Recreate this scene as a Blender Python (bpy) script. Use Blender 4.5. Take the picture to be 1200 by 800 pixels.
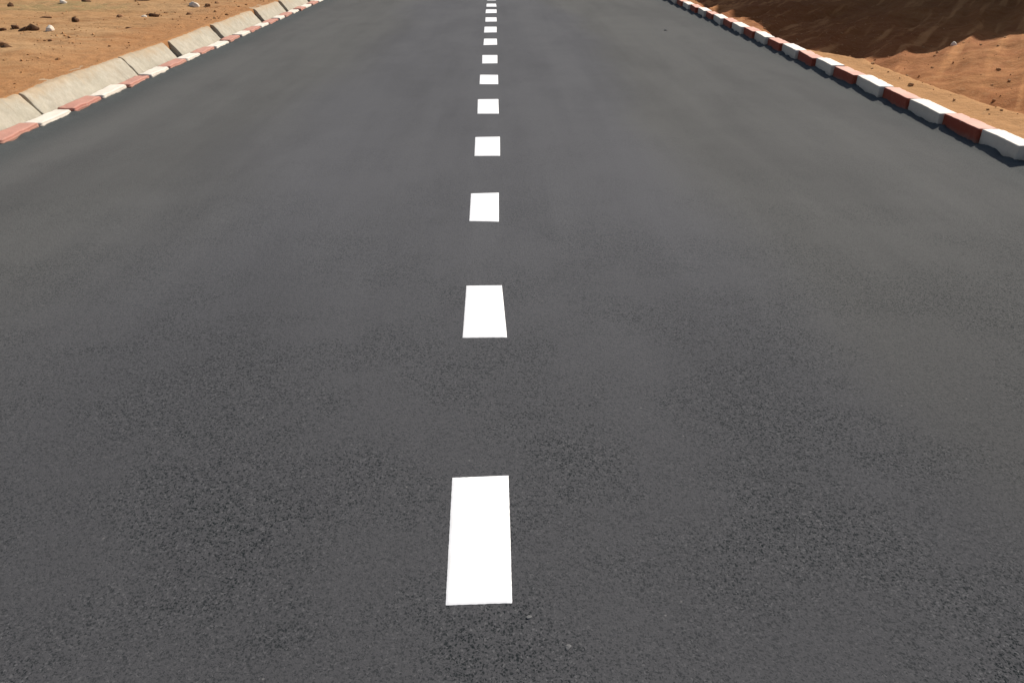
import bpy, bmesh, math, random
import numpy as np
from mathutils import Matrix, Vector, Euler

C = bpy.context
for o in list(bpy.data.objects):
    bpy.data.objects.remove(o)
scn = C.scene
col = scn.collection

# ------------------------------------------------------------------ camera, sky, sun, exposure
PITCH = math.radians(29.3827)
YAW = math.radians(0.916)
cam_d = bpy.data.cameras.new('camera')
cam = bpy.data.objects.new('camera', cam_d)
col.objects.link(cam)
cam.location = (0.0, 0.0, 1.4029)
cam.rotation_euler = (math.radians(90) - PITCH, 0.0, -YAW)
cam_d.sensor_fit = 'HORIZONTAL'
cam_d.sensor_width = 36.0
cam_d.lens = 872.0 / 1200.0 * 36.0
cam_d.clip_start = 0.02
cam_d.clip_end = 3000.0
scn.camera = cam

SUN_EL = 40.0          # degrees above the horizon
SUN_AZ = 50.0          # degrees from +X (right of the road) towards +Y (ahead)
world = bpy.data.worlds.new('World')
scn.world = world
world.use_nodes = True
wn = world.node_tree
bg = wn.nodes['Background']
sky = wn.nodes.new('ShaderNodeTexSky')
sky.sky_type = 'NISHITA'
sky.sun_disc = False
sky.sun_elevation = math.radians(SUN_EL)
sky.sun_rotation = math.radians(90.0 - SUN_AZ)
sky.dust_density = 2.0
wn.links.new(sky.outputs[0], bg.inputs[0])
bg.inputs[1].default_value = 0.075

sun_d = bpy.data.lights.new('sun', 'SUN')
sun_d.energy = 4.6
sun_d.angle = math.radians(0.6)
sun_d.color = (1.0, 0.93, 0.84)
sun = bpy.data.objects.new('sun', sun_d)
col.objects.link(sun)
e, a = math.radians(SUN_EL), math.radians(SUN_AZ)
to_sun = Vector((math.cos(e) * math.cos(a), math.cos(e) * math.sin(a), math.sin(e)))
sun.rotation_euler = to_sun.to_track_quat('Z', 'Y').to_euler()
sun.location = (20, 20, 30)

scn.view_settings.view_transform = 'Standard'
scn.view_settings.look = 'None'
scn.view_settings.gamma = 1.0
scn.view_settings.use_curve_mapping = False
scn.view_settings.exposure = 0.30
scn.render.engine = 'CYCLES'

# ------------------------------------------------------------------ helpers
def tag(o, label=None, cat=None, group=None, kind=None):
    if label: o['label'] = label
    if cat: o['category'] = cat
    if group: o['group'] = group
    if kind: o['kind'] = kind
    return o

def mesh_obj(name, verts, faces, m, parent=None, smooth=True):
    me = bpy.data.meshes.new(name)
    me.from_pydata([tuple(v) for v in verts], [], faces)
    me.update()
    if smooth:
        me.polygons.foreach_set('use_smooth', [True] * len(me.polygons))
    me.materials.append(m)
    o = bpy.data.objects.new(name, me)
    col.objects.link(o)
    if parent: o.parent = parent
    return o

def grid_obj(name, X, Y, Z, m, parent=None):
    ny, nx = X.shape
    V = np.stack([X.ravel(), Y.ravel(), Z.ravel()], 1).astype(np.float32)
    i = np.arange(ny - 1)[:, None] * nx + np.arange(nx - 1)[None, :]
    Fq = np.stack([i, i + 1, i + nx + 1, i + nx], -1).reshape(-1, 4)
    me = bpy.data.meshes.new(name)
    me.vertices.add(len(V)); me.vertices.foreach_set('co', V.ravel())
    me.loops.add(Fq.size); me.loops.foreach_set('vertex_index', Fq.ravel().astype(np.int32))
    me.polygons.add(len(Fq))
    me.polygons.foreach_set('loop_start', (np.arange(len(Fq)) * 4).astype(np.int32))
    me.update(calc_edges=True)
    me.polygons.foreach_set('use_smooth', np.ones(len(Fq), dtype=bool))
    me.materials.append(m)
    o = bpy.data.objects.new(name, me)
    col.objects.link(o)
    if parent: o.parent = parent
    return o

def _h(ix, iy, s):
    n = (ix.astype(np.int64) * 374761393 + iy.astype(np.int64) * 668265263 + s * 974634777) & 0x7fffffff
    n = ((n ^ (n >> 13)) * 1274126177) & 0x7fffffff
    return ((n ^ (n >> 16)) & 0xffff) / 65535.0

def vnoise(x, y, s=0):
    ix = np.floor(x); iy = np.floor(y)
    fx = x - ix; fy = y - iy
    fx = fx * fx * fx * (fx * (fx * 6 - 15) + 10); fy = fy * fy * fy * (fy * (fy * 6 - 15) + 10)
    aa = _h(ix, iy, s); bb = _h(ix + 1, iy, s); cc = _h(ix, iy + 1, s); dd = _h(ix + 1, iy + 1, s)
    return (aa * (1 - fx) + bb * fx) * (1 - fy) + (cc * (1 - fx) + dd * fx) * fy

def fbm(x, y, s=0, o=4, rough=0.5):
    r = 0; amp = 1; t = 0
    for k in range(o):
        r = r + amp * (vnoise(x * 2 ** k + 17.3 * k, y * 2 ** k - 9.1 * k, s + k) - 0.5)
        t += amp; amp *= rough
    return r / t

def sst(a0, b0, x):
    t = np.clip((x - a0) / (b0 - a0), 0, 1)
    return t * t * (3 - 2 * t)

# ------------------------------------------------------------------ node shorthand
class NT:
    def __init__(s, name):
        s.m = bpy.data.materials.new(name); s.m.use_nodes = True
        s.t = s.m.node_tree; s.b = s.t.nodes['Principled BSDF']
        s.co = s.t.nodes.new('ShaderNodeTexCoord').outputs['Object']
    def n(s, kind, **kw):
        nd = s.t.nodes.new(kind)
        for k, v in kw.items(): setattr(nd, k, v)
        return nd
    def put(s, sock, v):
        if isinstance(v, bpy.types.NodeSocket): s.t.links.new(v, sock)
        elif isinstance(v, (tuple, list)) and len(v) == 3 and sock.type == 'RGBA': sock.default_value = (*v, 1)
        else: sock.default_value = v
    def noise(s, scale, detail=3, rough=0.55, vec=None, dist=0.0):
        nd = s.n('ShaderNodeTexNoise'); s.put(nd.inputs['Vector'], vec or s.co)
        nd.inputs['Scale'].default_value = scale; nd.inputs['Detail'].default_value = detail
        nd.inputs['Roughness'].default_value = rough; nd.inputs['Distortion'].default_value = dist
        return nd.outputs['Fac']
    def voro(s, scale, vec=None, feature='F1', out='Distance', rand=1.0):
        nd = s.n('ShaderNodeTexVoronoi', feature=feature); s.put(nd.inputs['Vector'], vec or s.co)
        nd.inputs['Scale'].default_value = scale; nd.inputs['Randomness'].default_value = rand
        return nd.outputs[out]
    def scale(s, v3, vec=None, rot=(0, 0, 0), loc=(0, 0, 0)):
        nd = s.n('ShaderNodeMapping'); s.put(nd.inputs['Vector'], vec or s.co)
        nd.inputs['Scale'].default_value = v3; nd.inputs['Rotation'].default_value = rot
        nd.inputs['Location'].default_value = loc
        return nd.outputs[0]
    def ramp(s, v, pts):
        nd = s.n('ShaderNodeValToRGB'); s.put(nd.inputs[0], v)
        cr = nd.color_ramp
        while len(cr.elements) < len(pts): cr.elements.new(0.5)
        for el, (p, c) in zip(cr.elements, pts):
            el.position = p; el.color = (c, c, c, 1) if isinstance(c, (int, float)) else (*c, 1)
        return nd.outputs[0]
    def rng(s, v, a0, b0, c0=0.0, d0=1.0, smooth=True):
        nd = s.n('ShaderNodeMapRange', interpolation_type='SMOOTHSTEP' if smooth else 'LINEAR')
        s.put(nd.inputs['Value'], v)
        for k, x in zip(('From Min', 'From Max', 'To Min', 'To Max'), (a0, b0, c0, d0)): nd.inputs[k].default_value = x
        return nd.outputs['Result']
    def math(s, op, a0, b0=0.0, clamp=False):
        nd = s.n('ShaderNodeMath', operation=op, use_clamp=clamp)
        s.put(nd.inputs[0], a0); s.put(nd.inputs[1], b0)
        return nd.outputs[0]
    def mix(s, f, a0, b0, mode='MIX'):
        nd = s.n('ShaderNodeMix', data_type='RGBA', blend_type=mode)
        s.put(nd.inputs[0], f); s.put(nd.inputs[6], a0); s.put(nd.inputs[7], b0)
        return nd.outputs[2]
    def xyz(s, vec=None):
        nd = s.n('ShaderNodeSeparateXYZ'); s.put(nd.inputs[0], vec or s.co); return nd.outputs
    def bump(s, hgt, strength, dist, prev=None):
        nd = s.n('ShaderNodeBump'); s.put(nd.inputs['Height'], hgt)
        nd.inputs['Strength'].default_value = strength; nd.inputs['Distance'].default_value = dist
        if prev is not None: s.put(nd.inputs['Normal'], prev)
        return nd.outputs[0]
    def done(s, color, rough=0.85, normal=None, spec=0.3):
        s.put(s.b.inputs['Base Color'], color); s.put(s.b.inputs['Roughness'], rough)
        s.b.inputs['Specular IOR Level'].default_value = spec
        if normal is not None: s.put(s.b.inputs['Normal'], normal)
        return s.m

# ------------------------------------------------------------------ materials
def mat_asphalt():
    t = NT('asphalt')
    x, y, z = t.xyz()
    wob = t.noise(0.35, 2, vec=t.scale((1, 0.5, 1)))
    xw = t.math('ADD', x, t.math('MULTIPLY', t.math('SUBTRACT', wob, 0.5), 1.8))
    left = t.rng(xw, -2.2, -1.2, 1, 0)
    right = t.rng(xw, 0.9, 1.5, 0, 1)
    side = t.math('MAXIMUM', left, right)
    base = t.mix(side, ASPH_MID, ASPH_SIDE)
    # freshly rolled strips along the road
    strip = t.noise(1.0, 3, 0.6, vec=t.scale((2.2, 0.10, 1)))
    base = t.mix(t.rng(strip, 0.35, 0.68), base, t.mix(1.0, base, (0.92, 0.92, 0.925), 'MULTIPLY'))
    blot = t.noise(0.9, 4, 0.6, vec=t.scale((1.3, 0.35, 1)), dist=0.3)
    base = t.mix(t.rng(blot, 0.40, 0.66), base, t.mix(1.0, base, (0.88, 0.88, 0.885), 'MULTIPLY'))
    # tar-rich bands beside the two kerbs
    e1 = t.rng(t.math('ADD', x, t.math('MULTIPLY', strip, 0.25)), -3.42, -3.02, 1, 0)
    e2 = t.rng(t.math('SUBTRACT', x, t.math('MULTIPLY', strip, 0.25)), 2.85, 3.30, 0, 1)
    base = t.mix(t.math('MAXIMUM', t.math('MULTIPLY', e1, 0.75), t.math('MULTIPLY', e2, 0.45)), base, (0.066, 0.074, 0.074))
    # stone grain, stronger in some patches
    patch = t.rng(t.noise(1.6, 3, 0.6), 0.38, 0.62, 0.40, 1.0)
    near = t.rng(y, 0.8, 5.5, 1.0, 0.25)
    wn_ = t.n('ShaderNodeTexNoise'); t.put(wn_.inputs['Vector'], t.co); wn_.inputs['Scale'].default_value = 130; wn_.inputs['Detail'].default_value = 2
    wv = t.n('ShaderNodeVectorMath', operation='MULTIPLY_ADD'); t.put(wv.inputs[0], wn_.outputs['Color']); wv.inputs[1].default_value = (.013, .013, .0); t.put(wv.inputs[2], t.co)
    gv = t.xyz(t.voro(175, vec=wv.outputs[0], out='Color'))[0]
    gd = t.voro(175, vec=wv.outputs[0])
    fine = t.noise(330, 2, 0.6)
    pits = t.math('MULTIPLY', t.rng(gv, 0.25, 0.70, 1, 0), t.rng(gd, 0.25, 0.75, 1, 0))
    pits = t.math('MAXIMUM', pits, t.rng(t.noise(210, 3, 0.65), 0.34, 0.50, 0.75, 0))
    lights = t.math('MULTIPLY', t.rng(gv, 0.74, 0.92), t.rng(gd, 0.25, 0.60, 1, 0))
    g = t.math('SUBTRACT', t.math('MULTIPLY', fine, 0.8), pits)
    base = t.mix(t.math('MULTIPLY', t.rng(y, 0.6, 4.4, 1, 0), 0.68), base, (0.054, 0.054, 0.0565))
    amt = t.math('MULTIPLY', patch, near)
    base = t.mix(t.math('MULTIPLY', pits, t.math('MULTIPLY', amt, 1.0)), base, (0.010, 0.014, 0.015))
    base = t.mix(t.math('MULTIPLY', lights, t.math('MULTIPLY', amt, 0.6)), base, (0.145, 0.145, 0.147))
    # occasional pale aggregate chips
    vd = t.voro(26); chips = t.math('MULTIPLY', t.rng(vd, 0.05, 0.11, 1, 0), t.rng(t.voro(26, out='Color'), 0.80, 0.84, 0, 1))
    base = t.mix(t.math('MULTIPLY', chips, 0.35), base, (0.26, 0.25, 0.24))
    nrm = t.bump(g, 0.30, 0.002)
    nrm = t.bump(t.noise(40, 3), 0.2, 0.006, nrm)
    return t.done(base, 0.97, nrm, 0.05)

def mat_line():
    t = NT('road_paint')
    c = t.mix(t.rng(t.noise(9, 4, 0.6), 0.45, 0.75), (0.88, 0.88, 0.88), (0.80, 0.80, 0.79))
    c = t.mix(t.math('MULTIPLY', t.rng(t.noise(170, 2), 0.25, 0.36, 1, 0), 0.25), c, (0.55, 0.55, 0.55))
    return t.done(c, 0.6, t.bump(t.noise(175, 2), 0.12, 0.002), 0.3)

def mat_soil():
    t = NT('soil')
    x, y, z = t.xyz()
    big = t.noise(0.45, 4, 0.6, vec=t.scale((0.7, 1.2, 1)))
    mid = t.noise(2.4, 5, 0.65, vec=t.scale((0.55, 1.5, 1)))
    fine = t.noise(16, 5, 0.7)
    left = t.mix(t.rng(big, 0.35, 0.65), (0.41, 0.245, 0.118), (0.36, 0.20, 0.088))
    left = t.mix(t.rng(mid, 0.50, 0.72), left, (0.29, 0.145, 0.058))
    # redder loose soil thrown up along the concrete
    xe = t.math('ADD', x, t.math('MULTIPLY', t.math('SUBTRACT', mid, 0.5), 1.8))
    left = t.mix(t.math('MULTIPLY', t.rng(xe, -5.2, -4.0, 0, 1), 0.75), left, (0.33, 0.155, 0.062))
    # pale olive patch far out
    d = t.n('ShaderNodeVectorMath', operation='DISTANCE'); t.put(d.inputs[0], t.scale((0.55, 1, 1))); d.inputs[1].default_value = (-6.9 * 0.55, 13.0, 0)
    ol = t.math('MULTIPLY', t.rng(d.outputs['Value'], 0.35, 0.95, 1, 0), t.rng(t.noise(3, 4, 0.7), 0.38, 0.58))
    left = t.mix(t.math('MULTIPLY', ol, 0.8), left, (0.27, 0.20, 0.09))
    wet = t.noise(1.1, 4, 0.6, vec=t.scale((1.8, 0.45, 1), vec=t.scale((1, 1, 1), rot=(0, 0, math.radians(40)))))
    rt = t.mix(t.rng(mid, 0.35, 0.68), (0.385, 0.172, 0.060), (0.30, 0.115, 0.036))
    rt = t.mix(t.math('MULTIPLY', t.rng(wet, 0.50, 0.68), 0.6), rt, (0.27, 0.10, 0.036))
    # ochre strip of dry sand right behind the kerb
    xr = t.math('ADD', t.math('ADD', x, t.rng(y, 9.2, 11.0, 0.0, 0.8)), t.math('MULTIPLY', t.math('SUBTRACT', t.noise(3.5, 5, 0.7), 0.5), 1.3))
    rt = t.mix(t.math('MULTIPLY', t.rng(xr, 3.85, 4.6, 1, 0), 0.85), rt, (0.45, 0.24, 0.098))
    # shade of the hollow painted into the soil colour as dark brown
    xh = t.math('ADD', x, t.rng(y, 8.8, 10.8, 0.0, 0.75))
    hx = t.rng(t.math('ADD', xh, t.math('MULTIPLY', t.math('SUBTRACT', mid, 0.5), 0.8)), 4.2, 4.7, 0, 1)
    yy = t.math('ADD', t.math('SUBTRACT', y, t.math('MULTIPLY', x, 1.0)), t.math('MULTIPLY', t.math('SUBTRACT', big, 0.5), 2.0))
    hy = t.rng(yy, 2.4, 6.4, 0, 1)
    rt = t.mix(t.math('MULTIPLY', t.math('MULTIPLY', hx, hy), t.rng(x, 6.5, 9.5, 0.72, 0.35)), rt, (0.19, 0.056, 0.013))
    light_streak = t.math('MULTIPLY', t.rng(t.noise(1.0, 3, 0.5, vec=t.scale((5.5, 0.30, 1), vec=t.scale((1, 1, 1), rot=(0, 0, math.radians(34))))), 0.50, 0.68), hx)
    rt = t.mix(t.math('MULTIPLY', light_streak, 0.7), rt, (0.50, 0.23, 0.085))  # light leaking across the dark ground, painted as pale streaks
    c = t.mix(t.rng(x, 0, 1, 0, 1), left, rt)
    c = t.mix(t.math('MULTIPLY', t.rng(fine, 0.52, 0.75), 0.35), c, (0.48, 0.31, 0.165))
    spots = t.math('MULTIPLY', t.rng(t.voro(5.5), 0.06, 0.15, 1, 0), t.rng(t.noise(1.3, 2), 0.46, 0.56))
    c = t.mix(t.math('MULTIPLY', spots, 0.55), c, (0.22, 0.12, 0.05))
    nrm = t.bump(t.noise(6, 6, 0.7), 0.55, 0.05)
    nrm = t.bump(t.noise(45, 4, 0.7), 0.45, 0.012, nrm)
    return t.done(c, 0.95, nrm, 0.1)

def mat_shade_bank():
    t = NT('shade_bank_clay')
    lay = t.noise(1.0, 5, 0.6, vec=t.scale((0.2, 0.2, 2.2)))
    c = t.mix(t.rng(lay, 0.35, 0.65), (0.36, 0.16, 0.07), (0.25, 0.095, 0.04))
    c = t.mix(t.math('MULTIPLY', t.rng(t.noise(6, 5, 0.7), 0.5, 0.75), 0.5), c, (0.45, 0.26, 0.13))
    return t.done(c, 0.95, t.bump(t.noise(2.5, 7, 0.7), 0.8, 0.25), 0.1)

def mat_concrete():
    t = NT('concrete')
    x, y, z = t.xyz()
    c = t.mix(t.rng(t.noise(3.0, 5, 0.65), 0.35, 0.7), (0.45, 0.41, 0.325), (0.37, 0.335, 0.26))
    c = t.mix(t.math('MULTIPLY', t.rng(t.noise(16, 5, 0.75), 0.45, 0.62, 1, 0), 0.30), c, (0.30, 0.265, 0.20))
    c = t.mix(t.math('MULTIPLY', t.rng(t.noise(11, 5, 0.7), 0.55, 0.75), 0.4), c, (0.54, 0.51, 0.43))
    c = t.mix(t.math('MULTIPLY', t.rng(t.noise(7, 4, 0.7, vec=t.scale((1, 2.5, 1))), 0.60, 0.72), 0.35), c, (0.26, 0.235, 0.19))
    # soil dust blown on from the back edge
    xe = t.math('ADD', x, t.math('MULTIPLY', t.math('SUBTRACT', t.noise(4, 4, 0.7), 0.5), 0.2))
    c = t.mix(t.math('MULTIPLY', t.rng(xe, -3.93, -3.80, 1, 0), 0.75), c, (0.43, 0.30, 0.175))
    line = t.math('MULTIPLY', t.rng(t.noise(1, 3, 0.6, vec=t.scale((1.5, 16, 1.5))), 0.60, 0.68), t.rng(t.noise(1.1, 2), 0.45, 0.58))
    c = t.mix(t.math('MULTIPLY', line, 0.45), c, (0.24, 0.21, 0.165))
    nrm = t.bump(t.noise(30, 5, 0.7), 0.35, 0.008)
    nrm = t.bump(t.noise(5, 4, 0.6), 0.4, 0.04, nrm)
    return t.done(c, 0.9, nrm, 0.2)

def mat_kerb(name, paint, worn, dust, topmix):
    t = NT(name)
    geo = t.n('ShaderNodeNewGeometry')
    oi = t.n('ShaderNodeObjectInfo')
    shift = t.n('ShaderNodeVectorMath', operation='ADD'); t.put(shift.inputs[0], t.co)
    cmb = t.n('ShaderNodeCombineXYZ'); t.put(cmb.inputs[0], t.math('MULTIPLY', oi.outputs['Random'], 31.0)); t.put(cmb.inputs[1], t.math('MULTIPLY', oi.outputs['Random'], 17.0))
    t.put(shift.inputs[1], cmb.outputs[0]); v = shift.outputs[0]
    nz = t.xyz(geo.outputs['Normal'])[2]
    c = t.mix(t.rng(oi.outputs['Random'], 0, 1, 0, 0.55, smooth=False), paint, worn)
    c = t.mix(t.math('MULTIPLY', t.rng(t.noise(9, 5, 0.7, vec=v), 0.48, 0.75), 0.6), c, worn)
    # dry soil dust lying on the upward faces, rubbed thin in places
    top = t.math('MULTIPLY', t.rng(nz, 0.55, 0.92), t.rng(t.noise(6, 4, 0.6, vec=v), 0.25, 0.6, 0.75, 1.0))
    c = t.mix(t.math('MULTIPLY', top, topmix), c, dust)
    # splashed grime low on the faces, chipped paint at random
    z = t.xyz()[2]
    gr = t.math('MULTIPLY', t.rng(t.math('ADD', z, t.math('MULTIPLY', t.noise(14, 3, vec=v), 0.05)), 0.015, 0.075, 1, 0), 0.55)
    c = t.mix(gr, c, (0.26, 0.20, 0.15))
    chip = t.rng(t.noise(26, 4, 0.7, vec=v), 0.66, 0.70)
    c = t.mix(t.math('MULTIPLY', chip, 0.8), c, (0.42, 0.37, 0.31))
    nrm = t.bump(t.noise(60, 4, 0.7, vec=v), 0.35, 0.004)
    nrm = t.bump(t.noise(12, 3, 0.6, vec=v), 0.4, 0.012, nrm)
    return t.done(c, 0.8, nrm, 0.25)

def mat_stone(name, c1, c2):
    t = NT(name)
    c = t.mix(t.rng(t.noise(30, 4, 0.7), 0.35, 0.7), c1, c2)
    return t.done(c, 0.9, t.bump(t.noise(50, 4, 0.7), 0.5, 0.01), 0.2)

ASPH_MID = (0.104, 0.105, 0.110)
ASPH_SIDE = (0.109, 0.109, 0.105)
M = dict(
    asphalt=mat_asphalt(), line=mat_line(), soil=mat_soil(), shade_bank=mat_shade_bank(), concrete=mat_concrete(),
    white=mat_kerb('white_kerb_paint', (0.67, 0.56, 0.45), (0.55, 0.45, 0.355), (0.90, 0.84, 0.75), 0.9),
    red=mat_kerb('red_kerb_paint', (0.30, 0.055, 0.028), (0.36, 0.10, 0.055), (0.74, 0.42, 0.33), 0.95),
    left_white=mat_kerb('cream_white_kerb_paint', (0.72, 0.66, 0.57), (0.58, 0.51, 0.42), (0.78, 0.72, 0.62), 0.7),  # brighter cream paint tone for the left blocks
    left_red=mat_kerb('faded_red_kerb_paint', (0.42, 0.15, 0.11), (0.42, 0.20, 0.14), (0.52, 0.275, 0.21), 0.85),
    mortar=mat_stone('old_mortar', (0.17, 0.145, 0.11), (0.26, 0.23, 0.18)),
    dark_stone=mat_stone('dark_stone', (0.075, 0.038, 0.018), (0.17, 0.085, 0.04)),
    brown_stone=mat_stone('brown_stone', (0.24, 0.12, 0.055), (0.34, 0.19, 0.09)),
    pale_stone=mat_stone('pale_stone', (0.80, 0.72, 0.60), (0.66, 0.56, 0.44)),
    red_stone=mat_stone('reddish_stone', (0.24, 0.09, 0.07), (0.33, 0.14, 0.10)),
    grey_stone=mat_stone('grey_stone', (0.115, 0.115, 0.115), (0.15, 0.15, 0.15)),
    clod=mat_stone('soil_clod', (0.44, 0.22, 0.09), (0.54, 0.31, 0.14)),
)

# ------------------------------------------------------------------ ground: one sheet to the horizon
def axis(dense, far, step0):
    out = []
    lo, hi = dense[0][0], dense[-1][1]
    p = lo; s = step0; left = []
    while p > -far: s *= 1.35; p -= s; left.append(p)
    out += left[::-1]
    for (a0, b0, st) in dense: out += list(np.arange(a0, b0 - 1e-6, st))
    out.append(hi); p = hi; s = step0
    while p < far: s *= 1.35; p += s; out.append(p)
    return np.array(out)

def ground_z(X, Y):
    n1 = fbm(X * 0.5, Y * 0.5, 3, 5)
    n2 = fbm(X * 2.1, Y * 2.1, 11, 5, 0.55)
    n3 = fbm(X * 9, Y * 9, 23, 4, 0.6)
    # left: soil lapping over the concrete kerb, then flat graded ground with faint vehicle ruts
    wobl = fbm(Y * 1.3, X * 0.0 + 3.0, 31, 4, 0.6) * 0.07
    XL = X - wobl
    zl = -0.06 + 0.262 * sst(-3.84, -3.92, XL) + 0.035 * sst(-3.9, -4.5, XL)
    amp = sst(-4.1, -5.0, X)
    zl = zl + amp * (0.10 * n1 + 0.06 * n2) + sst(-3.88, -4.05, XL) * 0.035 * n3
    rut = sum(np.exp(-((Y - yc - 0.05 * (X + 7) - 0.4 * fbm(X * 0.4, Y * 0, 40 + k, 3)) / w) ** 2) * d
              for k, (yc, w, d) in enumerate([(8.5, .10, -.018), (9.5, .14, .02), (10.3, .10, -.022), (11.2, .15, .02), (12.4, .12, -.025), (13.4, .2, .025)]))
    zl = zl + rut * amp
    # right: sand strip behind the kerb, its lip, the hollow and the heap beyond it
    lip = 3.58 + 0.28 * sst(10.5, 7.0, Y) + 0.12 * sst(8, 5, Y) + 0.20 * fbm(Y * 0.9, X * 0 + 7.0, 51, 4) + 0.10 * np.sin(Y * 1.7)
    zr = -0.06 + 0.155 * sst(3.50, 3.56, X) + 0.035 * sst(3.6, 3.95, X)
    fall = sst(0.0, 0.65, X - lip)
    zr = zr - (0.40 + 0.1 * sst(6, 9, Y)) * fall
    heap = 0.62 * np.exp(-(((X - 7.4) * 0.78 + (Y - 9.2) * -0.45) / 1.9) ** 2 - (((X - 7.4) * 0.45 + (Y - 9.2) * 0.78) / 2.4) ** 2)
    heap = heap + 0.30 * np.exp(-((X - 8.8) / 1.6) ** 2 - ((Y - 11.6) / 1.0) ** 2)
    zr = zr + heap * sst(0.1, 1.5, X - lip)
    far_right = sst(8, 16, X) * 0.5
    zr = zr + far_right
    # erosion ribs running down to the hollow
    u = X * math.sin(math.radians(58)) - Y * math.cos(math.radians(58))
    v = X * math.cos(math.radians(58)) + Y * math.sin(math.radians(58))
    ribs = (0.5 - np.abs(fbm(u * 1.5, v * 0.22, 71, 3, 0.5)) * 3.2)
    zr = zr + ribs * (0.06 + 0.09 * sst(9.5, 11.5, Y + 0.3 * (5 - X))) * sst(0.2, 0.9, X - lip)
    zr = zr + sst(0.0, 0.8, X - lip) * (0.16 * n1 + 0.08 * n2) + sst(3.6, 3.8, X) * (0.02 * n2 + 0.028 * n3)
    z = np.where(X < 0, zl, zr)
    z = np.where((X > -3.76) & (X < 3.49), -0.06, z)
    fade = sst(60, 300, np.hypot(X, Y))
    return z + fade * (fbm(X * 0.02, Y * 0.02, 5, 4) * 6.0) * sst(6, 60, np.abs(X))

xs = axis([(-12, -4.2, .05), (-4.2, -3.72, .015), (-3.72, 3.45, .35), (3.45, 4.9, .025), (4.9, 12, .05)], 900, 0.12)
ys = axis([(2, 19, .05)], 1200, 0.12)
GX, GY = np.meshgrid(xs, ys)
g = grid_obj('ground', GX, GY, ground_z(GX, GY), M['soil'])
tag(g, kind='structure')

# unseen bank along the right side, added to shade the hollow
bys = np.concatenate([np.arange(19.3, 36.7, .14), np.arange(36.7, 90, .6)])
prof = np.concatenate([np.linspace(0, 1, 60), np.linspace(1.02, 2.2, 24)])
BP, BY = np.meshgrid(prof, bys)
H = 11.4 + 1.3 * fbm(BY * 0.5, BY * 0, 81, 5, 0.6) + 0.5 * fbm(BY * 2.2, BY * 0, 83, 3) * sst(21, 23, BY)
endr = sst(20.6, 21.4, BY + 0.12 * fbm(BP * 4, BY * 1, 84, 4))
H = H * endr
BX = np.where(BP <= 1, 12.2 + 1.6 * BP, 13.8 + (BP - 1) * 20)
BZ = np.where(BP <= 1, H * sst(-0.05, 1.0, BP), H * (1 - 0.15 * (BP - 1)))
BX = BX + 1.1 * fbm(BY * 0.5, BP * 3, 86, 5, 0.6) * np.where(BP <= 1, 1, 0.2) + (1 - endr) * 1.0
BY2 = BY + 0.5 * fbm(BY * 0.7, BP * 4, 88, 4)
b = grid_obj('added_shade_bank', BX, BY2, BZ - 0.25, M['shade_bank'])
tag(b, kind='structure')

# ------------------------------------------------------------------ road sheet
rx = np.concatenate([np.arange(-3.66, -3.2, .02), np.arange(-3.2, 3.1, .25), np.arange(3.1, 3.53, .02)])
ry = np.concatenate([np.arange(-40, 2, 1.5), np.arange(2, 19, .03), np.arange(19, 400, 8)])
RX, RY = np.meshgrid(rx, ry)
edge = sst(-3.44, -3.60, RX) * 0.7 + sst(3.33, 3.45, RX)
RZ = edge * (0.010 + 0.045 * np.clip(fbm(RX * 9, RY * 9, 91, 4, 0.65) + 0.22, 0, 1))
road = grid_obj('road', RX, RY, RZ, M['asphalt'])
tag(road, kind='structure')

# painted centre dashes (near-left, near-right, far-right, far-left corners, metres)
dashes = [
 [(-0.137, 1.226), (0.02, 1.23), (0.017, 1.696), (-0.146, 1.688)],
 [(-0.151, 2.521), (0.021, 2.522), (0.003, 2.997), (-0.154, 2.995)],
 [(-0.169, 3.813), (-0.010, 3.801), (-0.010, 4.293), (-0.175, 4.280)],
 [(-0.177, 5.094), (-0.001, 5.095), (-0.001, 5.617), (-0.185, 5.607)],
 [(-0.188, 6.391), (-0.009, 6.388), (-0.013, 6.976), (-0.199, 6.971)],
 [(-0.199, 7.694), (-0.014, 7.691), (-0.017, 8.200), (-0.206, 8.215)],
 [(-0.197, 8.938), (-0.024, 8.947), (-0.025, 9.540), (-0.207, 9.543)],
 [(-0.208, 10.388), (-0.029, 10.416), (-0.034, 10.990), (-0.210, 10.992)],
 [(-0.221, 11.657), (-0.038, 11.683), (-0.039, 12.333), (-0.225, 12.336)],
 [(-0.222, 13.010), (-0.040, 13.042), (-0.044, 13.624), (-0.229, 13.627)],
 [(-0.239, 14.302), (-0.043, 14.327), (-0.047, 14.932), (-0.240, 14.935)],
 [(-0.240, 15.458), (-0.048, 15.455), (-0.060, 16.031), (-0.243, 16.034)],
 [(-0.244, 16.767), (-0.065, 16.764), (-0.069, 17.357), (-0.248, 17.360)]]
for k in range(1, 9):
    y0 = 16.767 + 1.29 * k
    dashes.append([(-0.25, y0), (-0.07, y0), (-0.07, y0 + .58), (-0.25, y0 + .58)])
for k, q in enumerate(dashes):
    rnd = random.Random(k)
    nl, r = 60, 24
    q = [Vector((*p, 0)) for p in q]
    vs, fs = [], []
    for j in range(nl + 1):
        v = j / nl
        for i in range(r + 1):
            u = i / r
            p = q[0].lerp(q[1], u).lerp(q[3].lerp(q[2], u), v)
            if i in (0, r): p = p + Vector((rnd.uniform(-.0004, .0004), 0, 0))
            if j in (0, nl): p = p + Vector((0, rnd.uniform(-.0006, .0006), 0))
            vs.append((p.x, p.y, 0.0010 if (i in (0, r) or j in (0, nl)) else 0.0036))
    for j in range(nl):
        for i in range(r):
            s = j * (r + 1) + i
            fs.append((s, s + 1, s + r + 2, s + r + 1))
    mesh_obj('lane_dash', vs, fs, M['line'], road)

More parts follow.
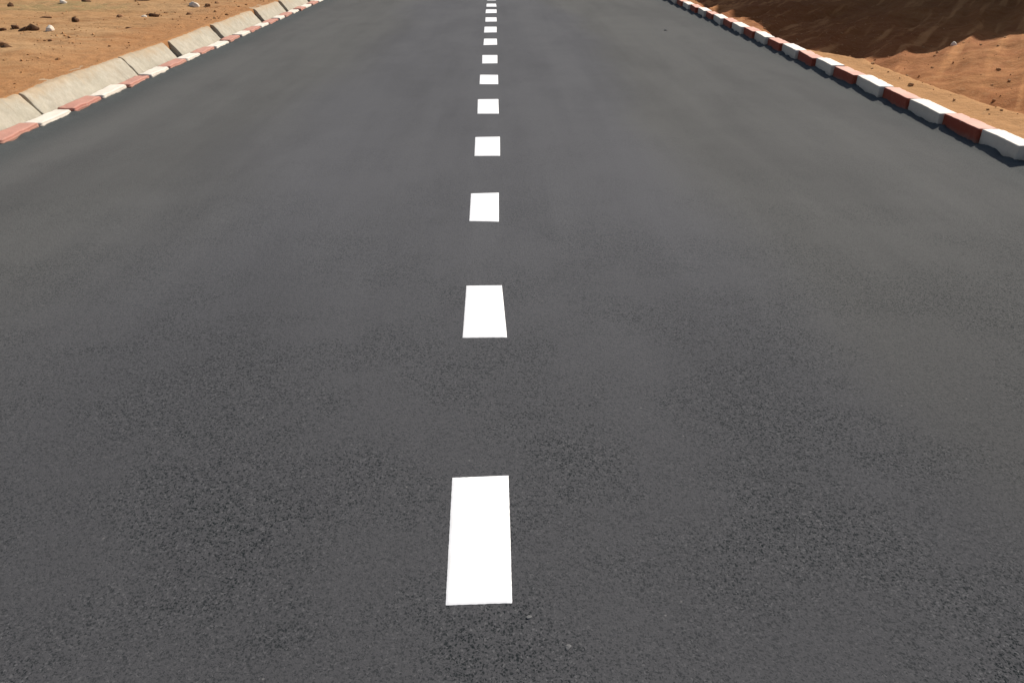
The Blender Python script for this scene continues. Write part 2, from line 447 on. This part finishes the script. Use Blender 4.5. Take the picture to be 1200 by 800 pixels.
# ------------------------------------------------------------------ kerb blocks
def block_mesh(name, L, W, H, seed, m, round_=0.010, rough_=0.0035):
    rnd = random.Random(seed)
    bm = bmesh.new()
    bmesh.ops.create_cube(bm, size=1.0, matrix=Matrix.Translation((0, 0, H / 2 - 0.09)) @ Matrix.Diagonal((W, L, H + 0.18, 1)))
    bmesh.ops.bevel(bm, geom=list(bm.edges), offset=round_, segments=2, profile=0.6, affect='EDGES')
    for ax, n_, lo, st in ((1, int(L / .035), -L / 2, None), (0, 5, -W / 2, None), (2, 6, 0, None)):
        size = (W, L, H)[ax]
        for k in range(1, n_):
            co = Vector((0, 0, 0)); co[ax] = lo + size * k / n_
            no = Vector((0, 0, 0)); no[ax] = 1
            bmesh.ops.bisect_plane(bm, geom=list(bm.verts) + list(bm.edges) + list(bm.faces), plane_co=co, plane_no=no)
    chips = [(Vector((rnd.choice((-W / 2, W / 2)), rnd.uniform(-L / 2, L / 2), H)), rnd.uniform(.015, .035), rnd.uniform(.004, .011)) for _ in range(5)]
    chips += [(Vector((rnd.choice((-W / 2, W / 2)), rnd.choice((-L / 2, L / 2)), H)), rnd.uniform(.02, .04), rnd.uniform(.006, .014)) for _ in range(2)]
    ctr = Vector((0, 0, H / 2))
    from mathutils import noise as mn
    off = Vector((seed * 3.7, seed * 1.3, seed * 2.1))
    for v in bm.verts:
        d = mn.noise_vector(v.co * 22 + off) * rough_ + mn.noise_vector(v.co * 6 + off) * rough_ * 1.2
        for c, rr, dd in chips:
            q_ = (v.co - c).length
            if q_ < rr: d += (ctr - v.co).normalized() * dd * (1 - q_ / rr)
        v.co += d
    me = bpy.data.meshes.new(name)
    bm.normal_update()
    bm.to_mesh(me); bm.free()
    me.polygons.foreach_set('use_smooth', [True] * len(me.polygons))
    me.materials.append(m)
    return me

ORD = ['first', 'second', 'third', 'fourth', 'fifth', 'sixth', 'seventh', 'eighth', 'ninth', 'tenth', 'eleventh', 'twelfth', 'thirteenth', 'fourteenth', 'fifteenth', 'sixteenth']
def kerb_row(side, bounds, first_col, x_edge, W, Hh, yaw, seed):
    L0 = float(np.mean(np.diff(bounds)))
    meshes = {c: [block_mesh(f'{c}_kerb_block', 1.0 * L0 - .010, W, Hh, seed + 10 * k + (5 if c == 'red' else 0), M[('left_' if side == 'left' else '') + c], 0.020 if side == 'left' else 0.006, 0.005 if side == 'left' else 0.0020) for k in range(5)] for c in ('white', 'red')}
    cnt = {'white': 0, 'red': 0}
    rnd = random.Random(seed)
    c = first_col
    for i in range(len(bounds) - 1):
        y0, y1 = bounds[i], bounds[i + 1]
        o = bpy.data.objects.new(f'{c}_kerb_block', rnd.choice(meshes[c]))
        col.objects.link(o)
        sg = 1 if side == 'right' else -1
        o.location = (x_edge + sg * (W / 2 + 0.004) + rnd.uniform(-.006, .006), (y0 + y1) / 2, rnd.uniform(-.006, .006))
        o.scale = (1, (y1 - y0) / L0, 1)
        if side == 'right':
            o.rotation_euler = (rnd.uniform(-.010, .010), rnd.uniform(-.02, .02), -math.radians(yaw + rnd.uniform(-1.0, 1.0)))
        else:
            o.rotation_euler = (-abs(rnd.gauss(0.008, .006)), rnd.uniform(-.03, .03), math.radians(yaw + rnd.uniform(-1.3, 1.3)))
            if c == 'red': o.location.z += .002
        o['group'] = f'kerb blocks along the {side} edge of the road'
        o['category'] = 'kerb'
        nth = ORD[cnt[c]] if cnt[c] < len(ORD) else 'far'
        o['label'] = f'{c} painted kerb block, {nth} {c} one counted up the {side} road edge from nearest'
        if side == 'left' and c == 'red' and i == 0: pass
        cnt[c] += 1
        c = 'white' if c == 'red' else 'red'

# right: near end first; the first red is only just off the frame's right edge
rb = [4.30, 4.855, 5.335, 5.857, 6.406, 6.910, 7.482, 8.028, 8.548, 9.088, 9.663, 10.212, 10.774, 11.289, 11.870, 12.408, 12.992, 13.487, 14.069, 14.659, 15.229, 15.795, 16.550, 17.10]
kerb_row('right', rb[1:], 'white', 3.440, 0.135, 0.110, 3.6, 100)
lb = [5.40, 5.943, 6.455, 6.968, 7.521, 8.051, 8.543, 9.066, 9.547, 10.044, 10.629, 11.144, 11.597, 12.15, 12.63, 13.20, 13.60, 14.141, 14.655, 15.121, 15.646, 16.271, 16.859, 17.4]
kerb_row('left', lb, 'red', -3.574, 0.150, 0.040, 2.2, 300)

# ------------------------------------------------------------------ concrete kerb sections behind the left kerb
cb = [(4.35, 6.3, .006), (6.3, 8.15, .006), (8.15, 9.40, .17), (9.40, 10.95, .15), (10.95, 12.95, .20), (12.95, 14.5, .16), (14.5, 16.3, .2), (16.3, 18.2, .2)]
names_ = ['nearest section of the rough pale concrete kerb at the left frame edge',
          'second section of pale concrete kerb from the left frame edge, tight joint',
          'short concrete kerb section ending at the nearest wide dark gap',
          'concrete kerb section between the nearest two wide dark gaps',
          'concrete kerb section past the second wide dark gap',
          'concrete kerb section past the third wide dark gap',
          'last concrete kerb section reaching the top edge of the picture',
          'farthest concrete kerb section, mostly beyond the top edge of the picture']
for k, (y0, y1, gap) in enumerate(cb):
    pu = np.linspace(0, 1, 31)
    sy = np.arange(y0, y1 - gap + 1e-6, .025)
    U, SY = np.meshgrid(pu, sy)
    # profile: rounded back, narrow crown, battered face down to the painted blocks (ends on the road side)
    top = np.where(U < .35, 0.195, 0.195 - (U - .35) / .65 * 0.20)
    SX = np.where(U < .35, -4.02 + U / .35 * 0.145, -3.875 + (U - .35) / .65 * 0.155)
    top = top - 0.006 * np.exp(-((U - .35) / .05) ** 2) + 0.006 * fbm(U * 3, SY * 30, 240 + k, 2)
    hj = random.Random(k + 5).uniform(-.012, .012)
    top = top + (hj + 0.022 * fbm(SY * 1.4, U * 1.0, 205 + k, 4)) * (1 - U) + 0.013 * fbm(U * 9, SY * 14, 200 + k, 4)
    SX = SX + 0.014 * fbm(U * 4, SY * 4, 230 + k, 4)
    SY2 = SY + 0.02 * fbm(SX * 6, SY * 3, 210 + k, 3)
    SX2 = SX
    ny, nx = SX.shape
    V = [(a0, b0, c0) for a0, b0, c0 in zip(SX2.ravel(), SY2.ravel(), top.ravel())]
    F = [(j * nx + i, j * nx + i + 1, (j + 1) * nx + i + 1, (j + 1) * nx + i) for j in range(ny - 1) for i in range(nx - 1)]
    ring = [i for i in range(nx)] + [j * nx + nx - 1 for j in range(1, ny)] + [(ny - 1) * nx + i for i in range(nx - 2, -1, -1)] + [j * nx for j in range(ny - 2, 0, -1)]
    base_i = len(V)
    V += [(V[i][0], V[i][1], -0.10) for i in ring]
    nr = len(ring)
    F += [(ring[(i + 1) % nr], ring[i], base_i + i, base_i + (i + 1) % nr) for i in range(nr)]
    o = mesh_obj('concrete_slab', V, F, M['concrete'])
    md = o.modifiers.new('b', 'BEVEL'); md.width = .006; md.segments = 2; md.limit_method = 'ANGLE'; md.angle_limit = math.radians(50)
    if gap > .05:      # worn mortar filling the wide joint, set back from the faces
        fy = np.linspace(y1 - gap - .01, y1 + .01, 8); fu = np.linspace(0, 1, 14)
        FU, FY = np.meshgrid(fu, fy)
        FZ = np.where(FU < .35, 0.165, 0.165 - (FU - .35) / .65 * 0.2) + 0.02 * fbm(FU * 5, FY * 9, 260 + k, 3)
        FX = np.where(FU < .35, -4.02 + FU / .35 * 0.10, -3.92 + (FU - .35) / .65 * 0.15)
        grid_obj('joint_mortar', FX, FY, FZ, M['mortar'], o)
    tag(o, names_[k], 'concrete slab', 'concrete sections behind the left kerb')

# ------------------------------------------------------------------ stones lying about
def gz(x, y):
    return float(ground_z(np.array([[x]], dtype=float), np.array([[y]], dtype=float))[0, 0])

def stone_mesh(name, sx, sy, sz, seed, m):
    from mathutils import noise as mn
    bm = bmesh.new()
    bmesh.ops.create_icosphere(bm, subdivisions=3, radius=1.0)
    off = Vector((seed * 5.1, seed * 2.3, seed * 0.7))
    rnd = random.Random(seed)
    planes = [(Vector((rnd.uniform(-1, 1), rnd.uniform(-1, 1), rnd.uniform(-.6, 1))).normalized(), rnd.uniform(.55, .85)) for _ in range(7)]
    for v in bm.verts:
        v.co *= 1 + 0.50 * mn.noise(v.co * 1.4 + off) + 0.16 * mn.noise(v.co * 4 + off)
        for n_, d_ in planes:
            k = v.co.dot(n_) - d_
            if k > 0: v.co -= n_ * k * 0.85
        v.co = Vector((v.co.x * sx, v.co.y * sy, v.co.z * sz))
    me = bpy.data.meshes.new(name); bm.to_mesh(me); bm.free()
    me.polygons.foreach_set('use_smooth', [True] * len(me.polygons))
    me.materials.append(m)
    return me

stones = [
 # name, material, x, y, half sizes, rot, label
 ('stone', 'pale_stone', -6.56, 11.82, .060, .050, .050, .5, 'bright pale stone at the right end of the row of dark stones'),
 ('stone', 'dark_stone', -6.86, 11.93, .075, .055, .060, .1, 'biggest dark stone, just left of the bright pale stone'),
 ('stone', 'dark_stone', -7.01, 11.93, .070, .050, .045, 1.1, 'dark stone tucked against the left side of the biggest dark stone'),
 ('stone', 'dark_stone', -7.20, 12.05, .045, .040, .055, .7, 'pointed dark stone standing alone in the row of dark stones'),
 ('stone', 'dark_stone', -7.36, 11.96, .060, .045, .035, .2, 'low dark stone at the left end of the row by the frame edge'),
 ('stone', 'dark_stone', -6.77, 12.98, .050, .045, .050, .3, 'small near-black stone alone on open tan soil above the stone row'),
 ('stone', 'brown_stone', -6.30, 13.55, .060, .045, .035, .9, 'small brown stone left of the dark stone with a pale chip'),
 ('stone', 'dark_stone', -5.86, 13.80, .085, .055, .050, .4, 'dark peaked stone with a pale chip at its foot'),
 ('stone', 'pale_stone', -5.90, 13.50, .050, .030, .022, .2, 'flat pale chip lying at the foot of the dark peaked stone'),
 ('stone', 'brown_stone', -5.58, 12.20, .060, .035, .018, .1, 'flat reddish brown stone flake on bare soil above the concrete'),
 ('stone', 'dark_stone', -9.02, 15.16, .050, .045, .050, .8, 'dark round stone alone in the top left corner'),
 ('stone', 'brown_stone', -7.42, 13.36, .080, .050, .035, .2, 'brown peaked clod of stone midway between two lone dark stones'),
 ('stone', 'brown_stone', -6.40, 10.35, .085, .045, .030, .1, 'brown low stone, upper one of a stacked pair by the left edge'),
 ('stone', 'dark_stone', -6.20, 10.08, .060, .035, .028, .3, 'dark low stone, lower one of a stacked pair by the left edge'),
 ('stone', 'brown_stone', -5.94, 10.66, .038, .030, .028, .6, 'small brown stone below the bright pale stone'),
 ('boulder', 'red_stone', -7.30, 16.95, .20, .14, .12, .2, 'reddish purple rock cut by the top edge of the picture'),
 ('boulder', 'red_stone', -7.72, 17.10, .13, .10, .09, .9, 'smaller reddish rock at the top edge, left of the big reddish one'),
 ('stone', 'dark_stone', -8.02, 15.96, .075, .055, .045, .5, 'dark stone on the edge of the olive patch near the top'),
 ('stone', 'pale_stone', -8.30, 15.65, .060, .045, .035, .2, 'whitish stone beside the olive patch of ground'),
 ('stone', 'pale_stone', -5.80, 15.60, .085, .065, .060, .3, 'pale boulder-like stone above the concrete kerb near the top'),
 ('stone', 'brown_stone', -5.56, 15.60, .045, .040, .040, .3, 'brown stone just right of the pale stone near the top'),
 ('stone', 'brown_stone', -5.50, 15.95, .040, .035, .035, 1.3, 'tiny brown stone behind the brown stone near the top'),
 ('stone', 'brown_stone', -5.36, 14.10, .060, .040, .035, .3, 'brown flat stone closest to the concrete kerb near its third gap'),
 ('stone', 'dark_stone', -4.66, 6.98, .040, .035, .035, .3, 'dark stone at the left frame edge touching the concrete kerb'),
 ('stone', 'pale_stone', 5.86, 10.15, .050, .045, .045, .3, 'small pale stone on the orange heap right of the road'),
 ('stone', 'dark_stone', 4.62, 7.62, .065, .040, .035, .5, 'dark stone added in place of a hole low in the orange heap'),  # dark hole in the heap, added here as a dark stone
 ('pebble', 'grey_stone', 0.059, 1.189, .009, .006, .0022, .3, 'pale pebble on the asphalt just right of the nearest dash'),
 ('pebble', 'grey_stone', 0.143, 1.106, .009, .007, .0022, 1.3, 'lowest pale pebble on the asphalt near the bottom edge'),
 ('pebble', 'grey_stone', 2.472, 11.86, .030, .025, .014, .3, 'pale pebble far up the right lane'),
]
for k, (nm, mt, x, y, sx, sy, sz, rz, lab) in enumerate(stones):
    o = bpy.data.objects.new(nm, stone_mesh(nm, sx, sy, sz, 40 + k, M[mt]))
    col.objects.link(o)
    if nm != 'pebble' and x < 0:
        x *= .846; y *= .846; sx *= .72; sy *= .70; sz *= .55      # the left verge lies level with the concrete kerb's crown
    elif nm != 'pebble':
        x *= 1.02; y *= 1.02
    z = 0.0 if nm == 'pebble' else gz(x, y)
    o.location = (x, y, z + sz * 0.35)
    o.rotation_euler = (0, 0, rz)
    tag(o, lab, 'pebble' if nm == 'pebble' else 'rock', {'pebble': 'pebbles on the asphalt'}.get(nm, 'stones lying on the roadside soil'))

# small clods and grit scattered over the soil: nobody could count them
rnd = random.Random(9)
base = []
for s in range(4):
    me = stone_mesh('tmp', 1, 1, .7, 900 + s, M['clod'])
    bm = bmesh.new(); bm.from_mesh(me)
    bmesh.ops.dissolve_limit(bm, angle_limit=0.28, verts=list(bm.verts), edges=list(bm.edges))
    bmesh.ops.triangulate(bm, faces=list(bm.faces))
    bm.verts.ensure_lookup_table()
    for i, v in enumerate(bm.verts): v.index = i
    base.append((np.array([v.co[:] for v in bm.verts]), [[v.index for v in f.verts] for f in bm.faces]))
    bm.free(); bpy.data.meshes.remove(me)
pts = []
for _ in range(1800):
    if rnd.random() < .55:
        x = -3.95 - abs(rnd.gauss(0, 2.2)); y = rnd.uniform(5.5, 18)
    else:
        x = 3.72 + abs(rnd.gauss(0, 2.0)); y = rnd.uniform(4.5, 17)
    pts.append((x, y))
PX = np.array([p[0] for p in pts]); PY = np.array([p[1] for p in pts])
PZ = ground_z(PX[None, :], PY[None, :])[0]
V, F = [], []
for x, y, z in zip(PX, PY, PZ):
    bv, bf = rnd.choice(base)
    s = min(0.004 + rnd.expovariate(1 / 0.005), .026)
    an = rnd.uniform(0, 6.28); ca, sa = math.cos(an), math.sin(an)
    R_ = np.array([[ca, -sa, 0], [sa, ca, 0], [0, 0, 1]])
    off = len(V)
    V += [tuple(p) for p in (bv * np.array([s, s * rnd.uniform(.6, 1), s])) @ R_.T + np.array([x, y, z + s * .3])]
    F += [[i + off for i in f] for f in bf]
gr = mesh_obj('gravel', V, F, M['clod'], smooth=False)
tag(gr, 'small tan clods and grit scattered over the soil on both sides', 'gravel', kind='stuff')
